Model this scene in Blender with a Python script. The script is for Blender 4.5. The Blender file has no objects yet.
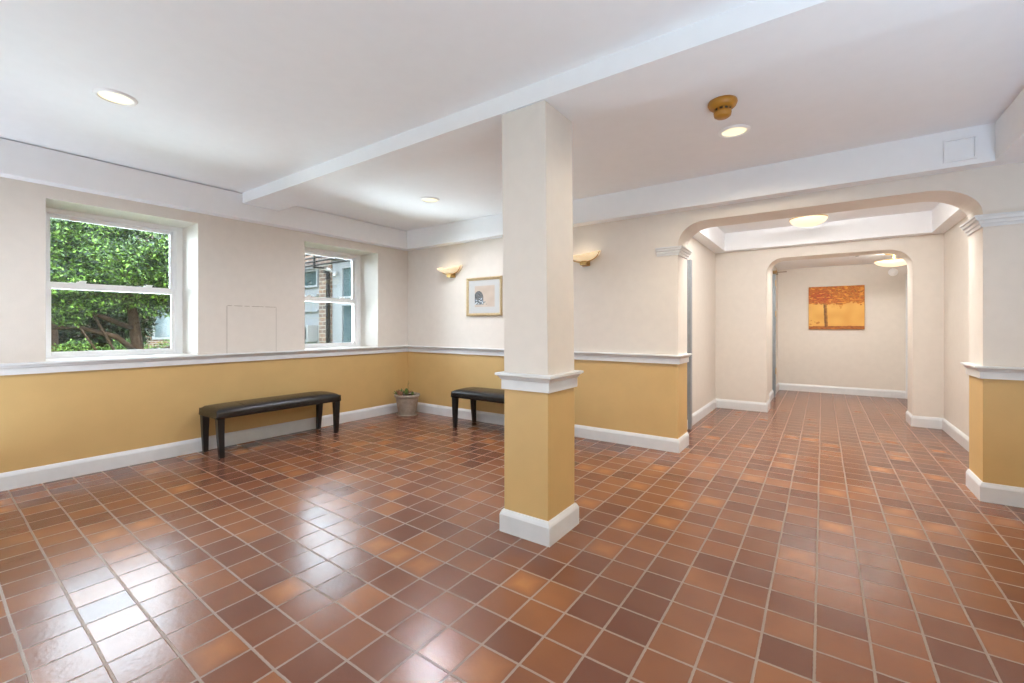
import bpy, bmesh, math, random
from mathutils import Vector, Matrix
S = bpy.context.scene
COL = S.collection
rnd = random.Random(7)
PI = math.pi

# ------------------------------------------------------------------ camera
H = 1.2
cd = bpy.data.cameras.new('camera'); cam = bpy.data.objects.new('camera', cd); COL.objects.link(cam)
cam.location = (0, 0, H); cam.rotation_euler = (PI/2, 0, math.radians(35.15))
cd.sensor_width = 36.0; cd.lens = 36.0*441/1024; cd.shift_y = -14.5/1024; cd.clip_start = 0.05
S.camera = cam
# ------------------------------------------------------------------ world, sun, exposure
SKY = 15.5
w = bpy.data.worlds.new('sky'); S.world = w; w.use_nodes = True
nt = w.node_tree
bg = nt.nodes['Background']
tc = nt.nodes.new('ShaderNodeTexCoord'); sep = nt.nodes.new('ShaderNodeSeparateXYZ')
rp = nt.nodes.new('ShaderNodeValToRGB')
rp.color_ramp.elements[0].position = 0.0; rp.color_ramp.elements[0].color = (.84, .92, 1.0, 1)
rp.color_ramp.elements[1].position = 0.7; rp.color_ramp.elements[1].color = (0.71, 0.84, 1.0, 1)
nt.links.new(tc.outputs['Generated'], sep.inputs[0]); nt.links.new(sep.outputs['Z'], rp.inputs[0])
nt.links.new(rp.outputs[0], bg.inputs[0]); bg.inputs[1].default_value = SKY
sd = bpy.data.lights.new('sun', 'SUN'); sd.energy = 9.0; sd.angle = 0.02; sd.color = (1, .95, .86)
sun = bpy.data.objects.new('sun', sd); COL.objects.link(sun)
sun.rotation_euler = Vector((-.66, -.12, -.74)).to_track_quat('-Z', 'Y').to_euler()
def area(name, loc, rot, sx, sy, e, col=(1, 1, 1)):
    l = bpy.data.lights.new(name, 'AREA'); l.shape = 'RECTANGLE'; l.size = sx; l.size_y = sy; l.energy = e; l.color = col
    o = bpy.data.objects.new(name, l); COL.objects.link(o); o.location = loc; o.rotation_euler = rot; return o
# unseen fill lights added for the ceiling, near the camera and below both windows
area('entrance_bounce', (-1.7, -1.5, .10), (math.radians(176), 0, 0), 5.4, 2.6, 27, (.70, .85, 1.0))
area('window_bounce', (-4.45, -1.45, .12), (0, math.radians(-165), 0), .8, 3.4, 52, (.73, .87, 1.0))
for yy, e in ((.95, 150), (3.05, 520)): area('path_bounce', (-6.05, yy, .25), (0, math.radians(-140), 0), 1.0, 1.5, e, (.80, .91, 1.0))
area('side_bounce', (1.25, -.3, .10), (0, math.radians(-155), 0), .8, 4.2, 140, (.62, .84, 1.06))
# unseen fill lights added behind the opening headers to brighten hallway and end room
area('hallway_lamp', (-.07, 5.02, 2.53), (math.radians(12), 0, 0), 1.9, .22, 47, (.98, .97, .93))
area('end_room_lamp', (.25, 7.85, 2.28), (math.radians(15), 0, 0), 1.5, .25, 44, (.98, .97, .93))
S.view_settings.view_transform = 'Standard'; S.view_settings.look = 'None'
S.view_settings.gamma = 1.0; S.view_settings.use_curve_mapping = False
S.view_settings.exposure = 0.34
cy = S.cycles
cy.use_denoising = True; cy.denoising_input_passes = 'RGB_ALBEDO_NORMAL'; cy.denoising_prefilter = 'ACCURATE'
cy.max_bounces = 12; cy.diffuse_bounces = 7; cy.glossy_bounces = 4; cy.transparent_max_bounces = 16
cy.sample_clamp_indirect = 8.0
cy.caustics_reflective = False; cy.caustics_refractive = False

# ------------------------------------------------------------------ materials
def srgb(r, g, b):
    f = lambda c: (c/255/12.92) if c/255 <= .04045 else ((c/255+.055)/1.055)**2.4
    return (f(r), f(g), f(b), 1)
def N(m, t, **kw):
    n = m.node_tree.nodes.new('ShaderNode'+t)
    for k, v in kw.items():
        if k in n.inputs: n.inputs[k].default_value = v
        else: setattr(n, k, v)
    return n
def L(m, a, b): m.node_tree.links.new(a, b)
def mat(name, col, rough=.6, metal=0, spec=.5, noise=.04, nscale=12, bump=0, bscale=80, emit=None, estr=0, coat=0):
    m = bpy.data.materials.new(name); m.use_nodes = True
    b = m.node_tree.nodes['Principled BSDF']
    b.inputs['Roughness'].default_value = rough; b.inputs['Metallic'].default_value = metal
    b.inputs['Specular IOR Level'].default_value = spec
    if coat: b.inputs['Coat Weight'].default_value = coat; b.inputs['Coat Roughness'].default_value = .15
    geo = N(m, 'NewGeometry')
    nz = N(m, 'TexNoise'); nz.inputs['Scale'].default_value = nscale; nz.inputs['Detail'].default_value = 4
    L(m, geo.outputs['Position'], nz.inputs['Vector'])
    r = N(m, 'ValToRGB')
    r.color_ramp.elements[0].position = .3; r.color_ramp.elements[1].position = .7
    r.color_ramp.elements[0].color = tuple(max(0, c*(1-noise)) for c in col[:3])+(1,)
    r.color_ramp.elements[1].color = tuple(min(1, c*(1+noise)) for c in col[:3])+(1,)
    L(m, nz.outputs['Fac'], r.inputs[0]); L(m, r.outputs[0], b.inputs['Base Color'])
    if bump:
        n2 = N(m, 'TexNoise'); n2.inputs['Scale'].default_value = bscale; n2.inputs['Detail'].default_value = 3
        L(m, geo.outputs['Position'], n2.inputs['Vector'])
        bp = N(m, 'Bump'); bp.inputs['Strength'].default_value = bump; bp.inputs['Distance'].default_value = .004
        L(m, n2.outputs['Fac'], bp.inputs['Height']); L(m, bp.outputs[0], b.inputs['Normal'])
    if emit:
        b.inputs['Emission Color'].default_value = emit; b.inputs['Emission Strength'].default_value = estr
    return m
def vcol_mat(name, rough=.6):
    m = bpy.data.materials.new(name); m.use_nodes = True
    b = m.node_tree.nodes['Principled BSDF']; b.inputs['Roughness'].default_value = rough
    a = N(m, 'Attribute'); a.attribute_name = 'paint'
    L(m, a.outputs['Color'], b.inputs['Base Color']); return m

M = {}
M['beige'] = mat('beige_wall_paint', (.69, .64, .585, 1), .55, noise=.02, bump=.12, bscale=160)
M['yellow'] = mat('yellow_wall_paint', (.575, .385, .160, 1), .5, noise=.03, nscale=5, bump=.12, bscale=160)
M['cream'] = mat('cream_wall_paint', (.68, .63, .57, 1), .55, noise=.02, bump=.1, bscale=160)
M['reveal'] = mat('window_reveal_paint', (.80, .77, .72, 1), .5, noise=.02)
M['white'] = mat('ceiling_white', (.83, .85, .88, 1), .7, noise=.01)
M['trim'] = mat('trim_white_gloss', (.66, .675, .69, 1), .35, noise=.04, nscale=9, bump=.05, bscale=40)
M['vinyl'] = mat('window_vinyl', (.90, .91, .92, 1), .3, noise=.01)
M['leather'] = mat('black_leather', (.009, .008, .008, 1), .27, noise=.3, nscale=30, bump=.25, bscale=220)
M['blackwood'] = mat('black_lacquered_wood', (.008, .008, .009, 1), .3, noise=.2)
M['brass'] = mat('antique_brass', (.50, .33, .13, 1), .35, metal=1, noise=.15, nscale=40)
M['bronze'] = mat('dark_bronze', (.16, .09, .03, 1), .4, metal=.6, noise=.2)
M['goldframe'] = mat('pale_gold_frame', (.60, .47, .28, 1), .35, metal=.5, noise=.12, nscale=60)
M['matboard'] = mat('mat_board', (.50, .51, .51, 1), .7, noise=.01)
M['detector'] = mat('mustard_plastic', (.42, .19, .02, 1), .4, noise=.1)
M['darkhole'] = mat('dark_slot', (.02, .012, .005, 1), .6)
M['pot'] = mat('grey_terracotta', (.36, .30, .25, 1), .8, noise=.18, nscale=25, bump=.3, bscale=90)
M['soil'] = mat('potting_soil', (.03, .02, .013, 1), .95, noise=.4, nscale=80, bump=.6, bscale=120)
M['leafg'] = mat('succulent_green', (.10, .16, .035, 1), .5, noise=.4, nscale=40)
M['leafr'] = mat('dry_pink_leaf', (.34, .16, .09, 1), .6, noise=.4, nscale=40)
M['greysteel'] = mat('grey_painted_steel', (.20, .22, .24, 1), .4, noise=.08)
M['bulbglass'] = mat('frosted_lamp_glass', (.55, .48, .34, 1), .4, noise=.05, emit=(1, .84, .55, 1), estr=.70)
M['sconceglass'] = mat('amber_frosted_glass', (.75, .66, .5, 1), .4, noise=.1, nscale=30, emit=(1, .74, .42, 1), estr=.42)
M['lens'] = mat('downlight_lens', (.5, .45, .3, 1), .5, emit=(1, .90, .58, 1), estr=.85)
M['print'] = vcol_mat('printed_paper', .5); M['canvas'] = vcol_mat('painted_canvas', .6)
def glass_mat():
    m = bpy.data.materials.new('window_glass'); m.use_nodes = True
    n = m.node_tree.nodes; n.clear()
    o = n.new('ShaderNodeOutputMaterial'); t = n.new('ShaderNodeBsdfTransparent'); g = n.new('ShaderNodeBsdfGlossy')
    t.inputs[0].default_value = (.95, .97, .96, 1); g.inputs['Roughness'].default_value = .02
    f = n.new('ShaderNodeFresnel'); f.inputs[0].default_value = 1.45
    mx = n.new('ShaderNodeMixShader'); L(m, f.outputs[0], mx.inputs[0]); L(m, t.outputs[0], mx.inputs[1]); L(m, g.outputs[0], mx.inputs[2])
    L(m, mx.outputs[0], o.inputs[0]); return m
M['glass'] = glass_mat()

TILE = .1718; GX = -1.398; GY = 1.985
def floor_mat():
    m = bpy.data.materials.new('quarry_tile_floor'); m.use_nodes = True
    b = m.node_tree.nodes['Principled BSDF']
    geo = N(m, 'NewGeometry'); sp = N(m, 'SeparateXYZ'); L(m, geo.outputs['Position'], sp.inputs[0])
    # slight waviness of the hand laid grout lines
    wn = N(m, 'TexNoise'); wn.inputs['Scale'].default_value = 1.6; wn.inputs['Detail'].default_value = 2; L(m, geo.outputs['Position'], wn.inputs['Vector'])
    ws = N(m, 'SeparateColor'); L(m, wn.outputs['Color'], ws.inputs[0])
    def math_(op, a, b_=None, c_=None):
        n = N(m, 'Math'); n.operation = op
        for i, v in enumerate((a, b_, c_)):
            if v is None: continue
            if isinstance(v, (int, float)): n.inputs[i].default_value = v
            else: L(m, v, n.inputs[i])
        return n.outputs[0]
    cells, edges = [], []
    for ax, g, wv in (('X', GX, ws.outputs[0]), ('Y', GY, ws.outputs[1])):
        p = math_('SUBTRACT', sp.outputs[ax], g)
        p = math_('ADD', p, math_('MULTIPLY', math_('SUBTRACT', wv, .5), .010))
        q = math_('DIVIDE', p, TILE)
        if ax == 'X': qx = q
        else: q = math_('ADD', q, math_('MULTIPLY', math_('MINIMUM', math_('ADD', qx, 1.0), 0.0), .024))   # courses drift slightly towards the left wall
        cells.append(math_('FLOOR', q)); fr = math_('FRACT', q)
        edges.append(math_('MINIMUM', fr, math_('SUBTRACT', 1.0, fr)))
    e = math_('MULTIPLY', math_('MINIMUM', edges[0], edges[1]), TILE)     # metres to grout centre
    en = N(m, 'TexNoise'); en.inputs['Scale'].default_value = 60; L(m, geo.outputs['Position'], en.inputs['Vector'])
    e = math_('ADD', e, math_('MULTIPLY', math_('SUBTRACT', en.outputs['Fac'], .5), .003))
    mr = N(m, 'MapRange'); mr.interpolation_type = 'SMOOTHSTEP'
    mr.inputs['From Min'].default_value = .0030; mr.inputs['From Max'].default_value = .0058; L(m, e, mr.inputs['Value'])
    tile = mr.outputs[0]
    cv = N(m, 'CombineXYZ'); L(m, cells[0], cv.inputs[0]); L(m, cells[1], cv.inputs[1])
    wnz = N(m, 'TexWhiteNoise'); wnz.noise_dimensions = '3D'; L(m, cv.outputs[0], wnz.inputs['Vector'])
    n1 = N(m, 'TexNoise'); n1.inputs['Scale'].default_value = 5; n1.inputs['Detail'].default_value = 2
    va = N(m, 'VectorMath'); va.operation = 'MULTIPLY_ADD'; L(m, wnz.outputs['Color'], va.inputs[0]); va.inputs[1].default_value = (40, 40, 40); L(m, geo.outputs['Position'], va.inputs[2])
    L(m, va.outputs[0], n1.inputs['Vector'])
    # fired flash: tile rims darker than the middle on some tiles
    rim = N(m, 'MapRange'); rim.inputs['From Min'].default_value = .0; rim.inputs['From Max'].default_value = .06; L(m, e, rim.inputs['Value'])
    sel = math_('GREATER_THAN', wnz.outputs['Value'], .90)
    t = math_('ADD', math_('MULTIPLY', wnz.outputs['Value'], .42), .18)
    t = math_('ADD', t, math_('MULTIPLY', n1.outputs['Fac'], .26))
    t = math_('ADD', t, math_('MULTIPLY', math_('MULTIPLY', sel, math_('SUBTRACT', rim.outputs[0], .45)), .20))
    cr = N(m, 'ValToRGB'); L(m, t, cr.inputs[0])
    el = cr.color_ramp.elements
    el[0].position = .12; el[0].color = (.098, .036, .027, 1)
    el[1].position = .95; el[1].color = (.45, .195, .075, 1)
    x = el.new(.38); x.color = (.148, .055, .031, 1)
    x = el.new(.60); x.color = (.208, .079, .037, 1)
    x = el.new(.78); x.color = (.30, .122, .050, 1)
    mx = N(m, 'Mix'); mx.data_type = 'RGBA'; L(m, tile, mx.inputs['Factor'])
    mx.inputs['A'].default_value = (.27, .20, .158, 1); L(m, cr.outputs[0], mx.inputs['B'])
    L(m, mx.outputs['Result'], b.inputs['Base Color'])
    rr = N(m, 'MapRange'); L(m, n1.outputs['Fac'], rr.inputs['Value']); rr.inputs['To Min'].default_value = .20; rr.inputs['To Max'].default_value = .262
    rmix = N(m, 'Mix'); rmix.data_type = 'FLOAT'; L(m, tile, rmix.inputs['Factor']); rmix.inputs['A'].default_value = .5; L(m, rr.outputs[0], rmix.inputs['B'])
    L(m, rmix.outputs['Result'], b.inputs['Roughness'])
    b.inputs['Specular IOR Level'].default_value = .48
    n2 = N(m, 'TexNoise'); n2.inputs['Scale'].default_value = 60; n2.inputs['Detail'].default_value = 2; L(m, geo.outputs['Position'], n2.inputs['Vector'])
    n3 = N(m, 'TexNoise'); n3.inputs['Scale'].default_value = 9; L(m, va.outputs[0], n3.inputs['Vector'])
    hgt = math_('ADD', math_('MULTIPLY', n2.outputs['Fac'], .35), math_('ADD', math_('MULTIPLY', n3.outputs['Fac'], .5), math_('MULTIPLY', tile, 1.0)))
    bp = N(m, 'Bump'); bp.inputs['Strength'].default_value = .55; bp.inputs['Distance'].default_value = .003
    L(m, hgt, bp.inputs['Height']); L(m, bp.outputs[0], b.inputs['Normal'])
    return m
M['floor'] = floor_mat()

# ------------------------------------------------------------------ helpers
def tag(o, label=None, cat=None, kind=None, group=None):
    if label: o['label'] = label
    if cat: o['category'] = cat
    if kind: o['kind'] = kind
    if group: o['group'] = group
    return o
def obj(name, bm, mats, parent=None, smooth=False, bevel=0):
    me = bpy.data.meshes.new(name)
    bmesh.ops.recalc_face_normals(bm, faces=bm.faces[:])
    if smooth:
        for f in bm.faces: f.smooth = True
    bm.to_mesh(me); bm.free()
    for m_ in (mats if isinstance(mats, (list, tuple)) else [mats]): me.materials.append(m_)
    o = bpy.data.objects.new(name, me); COL.objects.link(o)
    if parent: o.parent = parent
    if bevel:
        md = o.modifiers.new('bevel', 'BEVEL'); md.width = bevel; md.segments = 2; md.limit_method = 'ANGLE'
    return o
def empty(name, loc, label, cat, rz=0, kind=None, group=None):
    o = bpy.data.objects.new(name, None); COL.objects.link(o); o.location = loc; o.rotation_euler = (0, 0, rz)
    o.empty_display_size = .1
    return tag(o, label, cat, kind, group)
def box(bm, x0, x1, y0, y1, z0, z1, mi=0):
    vs = [bm.verts.new((x, y, z)) for z in (z0, z1) for x, y in ((x0, y0), (x1, y0), (x1, y1), (x0, y1))]
    fs = [(0, 3, 2, 1), (4, 5, 6, 7), (0, 1, 5, 4), (1, 2, 6, 5), (2, 3, 7, 6), (3, 0, 4, 7)]
    for f in fs:
        q = bm.faces.new([vs[i] for i in f]); q.material_index = mi
    return vs
def B(*a): bm = bmesh.new(); box(bm, *a); return bm
def lathe(bm, prof, seg=40, c=(0, 0), a0=0, a1=2*PI):
    full = abs(a1-a0-2*PI) < 1e-6
    n = seg if full else seg+1
    rings = []
    for r, z in prof:
        if r < 1e-6: rings.append([bm.verts.new((c[0], c[1], z))]*n)
        else: rings.append([bm.verts.new((c[0]+r*math.cos(a0+(a1-a0)*i/seg), c[1]+r*math.sin(a0+(a1-a0)*i/seg), z)) for i in range(n)])
    for A, Bq in zip(rings, rings[1:]):
        for i in range(n if full else n-1):
            j = (i+1) % n
            f = []
            for v in (A[i], A[j], Bq[j], Bq[i]):
                if v not in f: f.append(v)
            if len(f) > 2: bm.faces.new(f)
def tube(bm, pts, radii, seg=8):
    pts = [Vector(p) for p in pts]
    if isinstance(radii, (int, float)): radii = [radii]*len(pts)
    rings = []
    for i, p in enumerate(pts):
        d = (pts[min(i+1, len(pts)-1)]-pts[max(i-1, 0)]).normalized()
        a = d.orthogonal().normalized(); 
        ref = Vector((0, 0, 1)) if abs(d.z) < .9 else Vector((1, 0, 0))
        a = (ref - d*ref.dot(d)).normalized(); b_ = d.cross(a)
        rings.append([bm.verts.new(p+(a*math.cos(2*PI*k/seg)+b_*math.sin(2*PI*k/seg))*radii[i]) for k in range(seg)])
    for A, Q in zip(rings, rings[1:]):
        for k in range(seg): bm.faces.new((A[k], A[(k+1) % seg], Q[(k+1) % seg], Q[k]))
    bm.faces.new(rings[0]); bm.faces.new(rings[-1][::-1])
def sweep(prof, path, i0=0, i1=None, closed=False):
    """sweep a (distance, height) profile along a floor path with mitred corners, offset to the left of the path; segments i0..i1 only"""
    bm = bmesh.new(); P = [Vector(p) for p in path]; n = len(P)
    def nrm(a, b_): d = (b_-a).normalized(); return Vector((-d.y, d.x))
    mit = []
    for i in range(n):
        ns = []
        if closed or i > 0: ns.append(nrm(P[i-1], P[i]))
        if closed or i < n-1: ns.append(nrm(P[i], P[(i+1) % n]))
        m_ = ns[0] if len(ns) == 1 else (ns[0]+ns[1])/(1+ns[0].dot(ns[1]))
        mit.append(m_)
    idx = list(range(n)) if closed else list(range(i0, (n-1 if i1 is None else i1)+1))
    rings = [[bm.verts.new((P[i].x+mit[i].x*d, P[i].y+mit[i].y*d, z)) for d, z in prof] for i in idx]
    m_ = len(prof)
    pairs = list(zip(rings, rings[1:]))+([(rings[-1], rings[0])] if closed else [])
    for A, Q in pairs:
        for k in range(m_): bm.faces.new((A[k], A[(k+1) % m_], Q[(k+1) % m_], Q[k]))
    if not closed: bm.faces.new(rings[0]); bm.faces.new(rings[-1][::-1])
    return bm
def two_tone(bm, zs, lo=1, hi=0, faces=None):
    geom = bm.verts[:]+bm.edges[:]+bm.faces[:]
    bmesh.ops.bisect_plane(bm, geom=geom, plane_co=(0, 0, zs), plane_no=(0, 0, 1), dist=1e-5)
    for f in bm.faces:
        f.material_index = lo if f.calc_center_median().z < zs else hi
def arch_wall(x0, x1, ztop, a0, a1, zs, zt, rx0, rx1, y0, y1):
    """wall slab with a floor-standing opening a0..a1 that has rounded upper corners"""
    pts = [(x0, 0), (a0, 0)]
    for k in range(13):
        t = PI/2*k/12; pts.append((a0+rx0*(1-math.cos(t)), zs+(zt-zs)*math.sin(t)))
    for k in range(13):
        t = PI/2*k/12; pts.append((a1-rx1*(1-math.sin(t)), zs+(zt-zs)*math.cos(t)))
    pts += [(a1, 0), (x1, 0), (x1, ztop), (x0, ztop)]
    bm = bmesh.new(); vs = [bm.verts.new((x, y0, z)) for x, z in pts]
    f = bm.faces.new(vs)
    r = bmesh.ops.extrude_face_region(bm, geom=[f])
    bmesh.ops.translate(bm, verts=[v for v in r['geom'] if isinstance(v, bmesh.types.BMVert)], vec=(0, y1-y0, 0))
    caps = [f for f in bm.faces if len(f.verts) > 4]
    bmesh.ops.triangulate(bm, faces=caps)
    return bm
def struct(name, bm, mats, label, cat, parent=None, **kw):
    o = obj(name, bm, mats, parent, **kw); return tag(o, label, cat, 'structure')

# ------------------------------------------------------------------ setting: shell
XL, YB, ZC, ZS = -4.92, 4.36, 2.555, 2.30          # left wall, back wall, ceiling, soffit underside
XR, YR = 1.75, -3.6                                # right and rear walls (behind the camera)
RAIL0, RAIL1 = .845, .932
bmf = bmesh.new(); box(bmf, -5.5, 2.1, YR-.25, 10.1, -.15, 0)
struct('floor', bmf, M['floor'], 'terracotta quarry tile floor with pale grout running from the lobby into the hallway', 'floor')
struct('ceiling', B(-5.5, 2.1, YR-.25, 7.53, ZC, 2.8), M['white'], 'flat white plaster ceiling over the lobby and the first hallway bay', 'ceiling')
struct('ceiling', B(-1.5, 1.5, 7.53, 10.1, 2.295, 2.8), M['white'], 'lower white ceiling of the end room behind the second arch', 'ceiling')

WIN = [(.714, 1.732), (2.803, 3.835), (-1.376, -.358)]
WZ0, WZ1 = .934, 2.20
def wall_left():
    bm = bmesh.new(); xo = -5.46
    ys = sorted([YR]+[v for a in WIN for v in a]+[YB+.35])
    for i in range(len(ys)-1):
        a, b_ = ys[i], ys[i+1]
        if i % 2 == 0: box(bm, xo, XL, a, b_, 0, ZC)
        else:
            box(bm, xo, XL, a, b_, 0, WZ0); box(bm, xo, XL, a, b_, WZ1, ZC)
    two_tone(bm, RAIL0+.01)
    for f in bm.faces:
        c = f.calc_center_median()
        if xo+.02 < c.x < XL-.02 and f.material_index == 0:
            for a, b_ in WIN:
                if a-1e-3 <= c.y <= b_+1e-3 and WZ0-1e-3 <= c.z <= WZ1+1e-3: f.material_index = 2
    return bm
struct('wall_left', wall_left(), [M['beige'], M['yellow'], M['reveal']], 'left wall, beige above the chair rail and mustard yellow below, holding the two windows', 'wall')
bm = arch_wall(XL, XR, ZC, -1.13, .905, 1.985, 2.188, .24, .29, YB, YB+.35); two_tone(bm, RAIL0+.01)
for f in bm.faces:
    if abs(f.calc_center_median().y-(YB+.35)) < .01: f.material_index = 0
struct('wall_back', bm, [M['beige'], M['yellow']], 'back wall with a wide round-cornered opening into the hallway', 'wall')
bm = B(XR, XR+.25, YR, YB+.35, 0, ZC); two_tone(bm, RAIL0+.01)
struct('wall_right', bm, [M['beige'], M['yellow']], 'right lobby wall outside the frame beside the hallway opening', 'wall')
# rear wall with an unseen window added to let in daylight (behind the camera)
RG = (-4.5, -3.7, .95, 2.2)
bm = bmesh.new(); y0, y1 = YR-.25, YR
box(bm, -5.46, RG[0], y0, y1, 0, ZC); box(bm, RG[1], XR+.25, y0, y1, 0, ZC); box(bm, RG[0], RG[1], y0, y1, 0, RG[2]); box(bm, RG[0], RG[1], y0, y1, RG[3], ZC)
two_tone(bm, RAIL0+.01)
struct('wall_rear', bm, [M['beige'], M['yellow']], 'rear lobby wall behind the camera', 'wall')
bm = bmesh.new(); gy = YR-.14
for k in range(3):
    x = RG[0]+.03+(RG[1]-RG[0]-.06)*k/2; box(bm, x-.03, x+.03, gy-.03, gy+.03, RG[2], RG[3])
box(bm, RG[0]+.06, RG[1]-.06, gy-.025, gy+.025, RG[2], RG[2]+.06); box(bm, RG[0]+.06, RG[1]-.06, gy-.025, gy+.025, RG[3]-.06, RG[3])
wr = struct('window_3', bm, M['greysteel'], 'window with slim grey mullions in the rear wall behind the camera', 'window')
obj('glass_pane', B(RG[0]+.06, RG[1]-.06, gy-.003, gy+.003, RG[2]+.06, RG[3]-.06), M['glass'], wr)

# hallway bay
struct('wall_hallway_left', B(-1.5, -1.31, YB+.35, 7.15, 0, ZC), M['cream'], 'cream left wall of the hallway bay behind the big opening', 'wall')
struct('wall_hallway_right', B(1.165, 1.4, YB+.35, 7.15, 0, ZC), M['cream'], 'cream right wall of the hallway bay behind the big opening', 'wall')
bm = arch_wall(-1.5, 1.4, ZC, -.648, .89, 1.95, 2.16, .20, .24, 7.15, 7.53)
struct('wall_hallway_end', bm, M['cream'], 'cream wall with the smaller round-cornered opening at the end of the hallway bay', 'wall')
struct('wall_far_left', B(-.9, -.70, 7.53, 9.85, 0, 2.295), M['cream'], 'left wall of the end room, mostly hidden by the smaller opening', 'wall')
struct('wall_far_right', B(1.2, 1.4, 7.53, 9.85, 0, 2.295), M['cream'], 'right wall of the end room behind the smaller opening', 'wall')
struct('wall_far', B(-.9, 1.4, 9.85, 10.05, 0, 2.295), M['cream'], 'cream end wall carrying the orange tree canvas', 'wall')

# soffits
bm = bmesh.new(); box(bm, XL, -4.79, YR, YB, ZS, ZC-.009); box(bm, XL, -4.85, YR, YB, ZC-.009, ZC)    # shadow gap under the ceiling
struct('ceiling_soffit', bm, M['white'], 'white boxed soffit along the top of the left wall', 'soffit')
bm = bmesh.new(); box(bm, -4.79, .935, 4.23, YB, ZS, ZC)
struct('ceiling_soffit', bm, M['white'], 'white boxed soffit along the top of the back wall above the hallway opening', 'soffit')
bm = bmesh.new(); box(bm, .935, XR, YR, YB, ZS, ZC)
struct('ceiling_soffit', bm, M['white'], 'wide white dropped soffit along the right side of the lobby ceiling', 'soffit')
bead = [(-.004, ZS-.006), (.012, ZS-.006), (.016, ZS+.004), (.012, ZS+.014), (-.004, ZS+.014)]
spath = [(.935, YR), (.935, 4.23), (-4.79, 4.23), (-4.79, YR)]
bm = bmesh.new()
W0 = YB+.35
for a in ((-1.31, -1.16, W0, 7.15), (1.04, 1.165, W0, 7.15), (-1.16, 1.04, 7.0, 7.15), (-1.16, 1.04, W0, W0+.13)): box(bm, *a, ZS, ZC)
struct('ceiling_soffit', bm, M['white'], 'white boxed border around the tray ceiling of the hallway bay', 'soffit')
struct('ceiling_beam', B(-4.79, .935, 2.076, 2.44, 2.45, ZC), M['white'], 'shallow white ceiling beam crossing from the left wall over the column', 'beam')

# trims
RAILP = [(0, RAIL0), (.018, RAIL0), (.018, .893), (.026, .897), (.030, .908), (.042, .917), (.048, .919), (.048, .930), (.044, RAIL1), (0, RAIL1)]
BASEP = [(0, 0), (.018, 0), (.018, .100), (.014, .112), (.006, .128), (0, .130)]
CAPP = [(0, 1.890), (.012, 1.890), (.014, 1.908), (.024, 1.912), (.026, 1.930), (.038, 1.936), (.042, 1.952), (.050, 1.956), (.050, 1.968), (0, 1.968)]
lp = [(-1.13, YB+.35), (-1.13, YB), (XL, YB), (XL, YR)]
rp_ = [(XR, YB), (.905, YB), (.905, YB+.35)]
struct('baseboard_back', sweep(BASEP, lp, 0, 2), M['trim'], 'white baseboard along the back wall and around the left pier of the opening', 'baseboard')
struct('baseboard_left', sweep(BASEP, lp, 2, 3), M['trim'], 'white baseboard along the foot of the left wall', 'baseboard')
struct('baseboard_right', sweep(BASEP, rp_), M['trim'], 'white baseboard around the right pier of the opening', 'baseboard')
struct('trim_1', sweep(RAILP, lp, 0, 2), M['trim'], 'white chair rail along the back wall ending at the left pier of the opening', 'chair rail')
struct('trim_2', sweep(RAILP, lp, 2, 3), M['trim'], 'white chair rail along the left wall doubling as window sill', 'chair rail')
struct('trim_3', sweep(RAILP, rp_), M['trim'], 'white chair rail around the right pier of the opening', 'chair rail')
struct('trim_4', sweep(CAPP, [(-1.13, YB+.35), (-1.13, YB), (-1.33, YB)]), M['trim'], 'stepped white capital moulding at the top of the left pier', 'moulding')
struct('trim_5', sweep(CAPP, rp_), M['trim'], 'stepped white capital moulding at the top of the right pier', 'moulding')
hl = [(-.648, 7.53), (-.648, 7.15), (-1.31, 7.15), (-1.31, W0)]
hr = [(1.165, W0), (1.165, 7.15), (.89, 7.15), (.89, 7.53)]
fr = [(1.2, 7.53), (1.2, 9.85), (-.70, 9.85), (-.70, 7.53)]
struct('baseboard_hallway_left', sweep(BASEP, hl), M['trim'], 'white baseboard along the left side of the hallway bay', 'baseboard')
struct('baseboard_hallway_right', sweep(BASEP, hr), M['trim'], 'white baseboard along the right side of the hallway bay', 'baseboard')
struct('baseboard_far', sweep(BASEP, fr), M['trim'], 'white baseboard around the end room', 'baseboard')

# column
CX0, CX1, CY0, CY1 = -1.535, -1.235, 2.100, 2.418
bm = B(CX0, CX1, CY0, CY1, 0, 2.45); two_tone(bm, RAIL0+.01)
for v in bm.verts:
    if v.co.z > 2: v.co.x -= .013; v.co.y -= .011          # the old shaft is slightly out of plumb
colm = struct('column', bm, [M['beige'], M['yellow']], 'square beige column with yellow lower part standing free in the lobby', 'column', bevel=.004)
cp = [(CX0, CY0), (CX0, CY1), (CX1, CY1), (CX1, CY0)]
obj('column_base', sweep([(a*1.1, z) for a, z in BASEP], cp, closed=True), M['trim'], colm)
CR = [(0, RAIL0-.008), (.012, RAIL0-.008), (.012, .893), (.018, .897), (.022, .908), (.034, .917), (.040, .919), (.040, .931), (.036, .934), (0, .934)]
obj('chair_rail', sweep(CR, cp, closed=True), M['trim'], colm)

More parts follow.
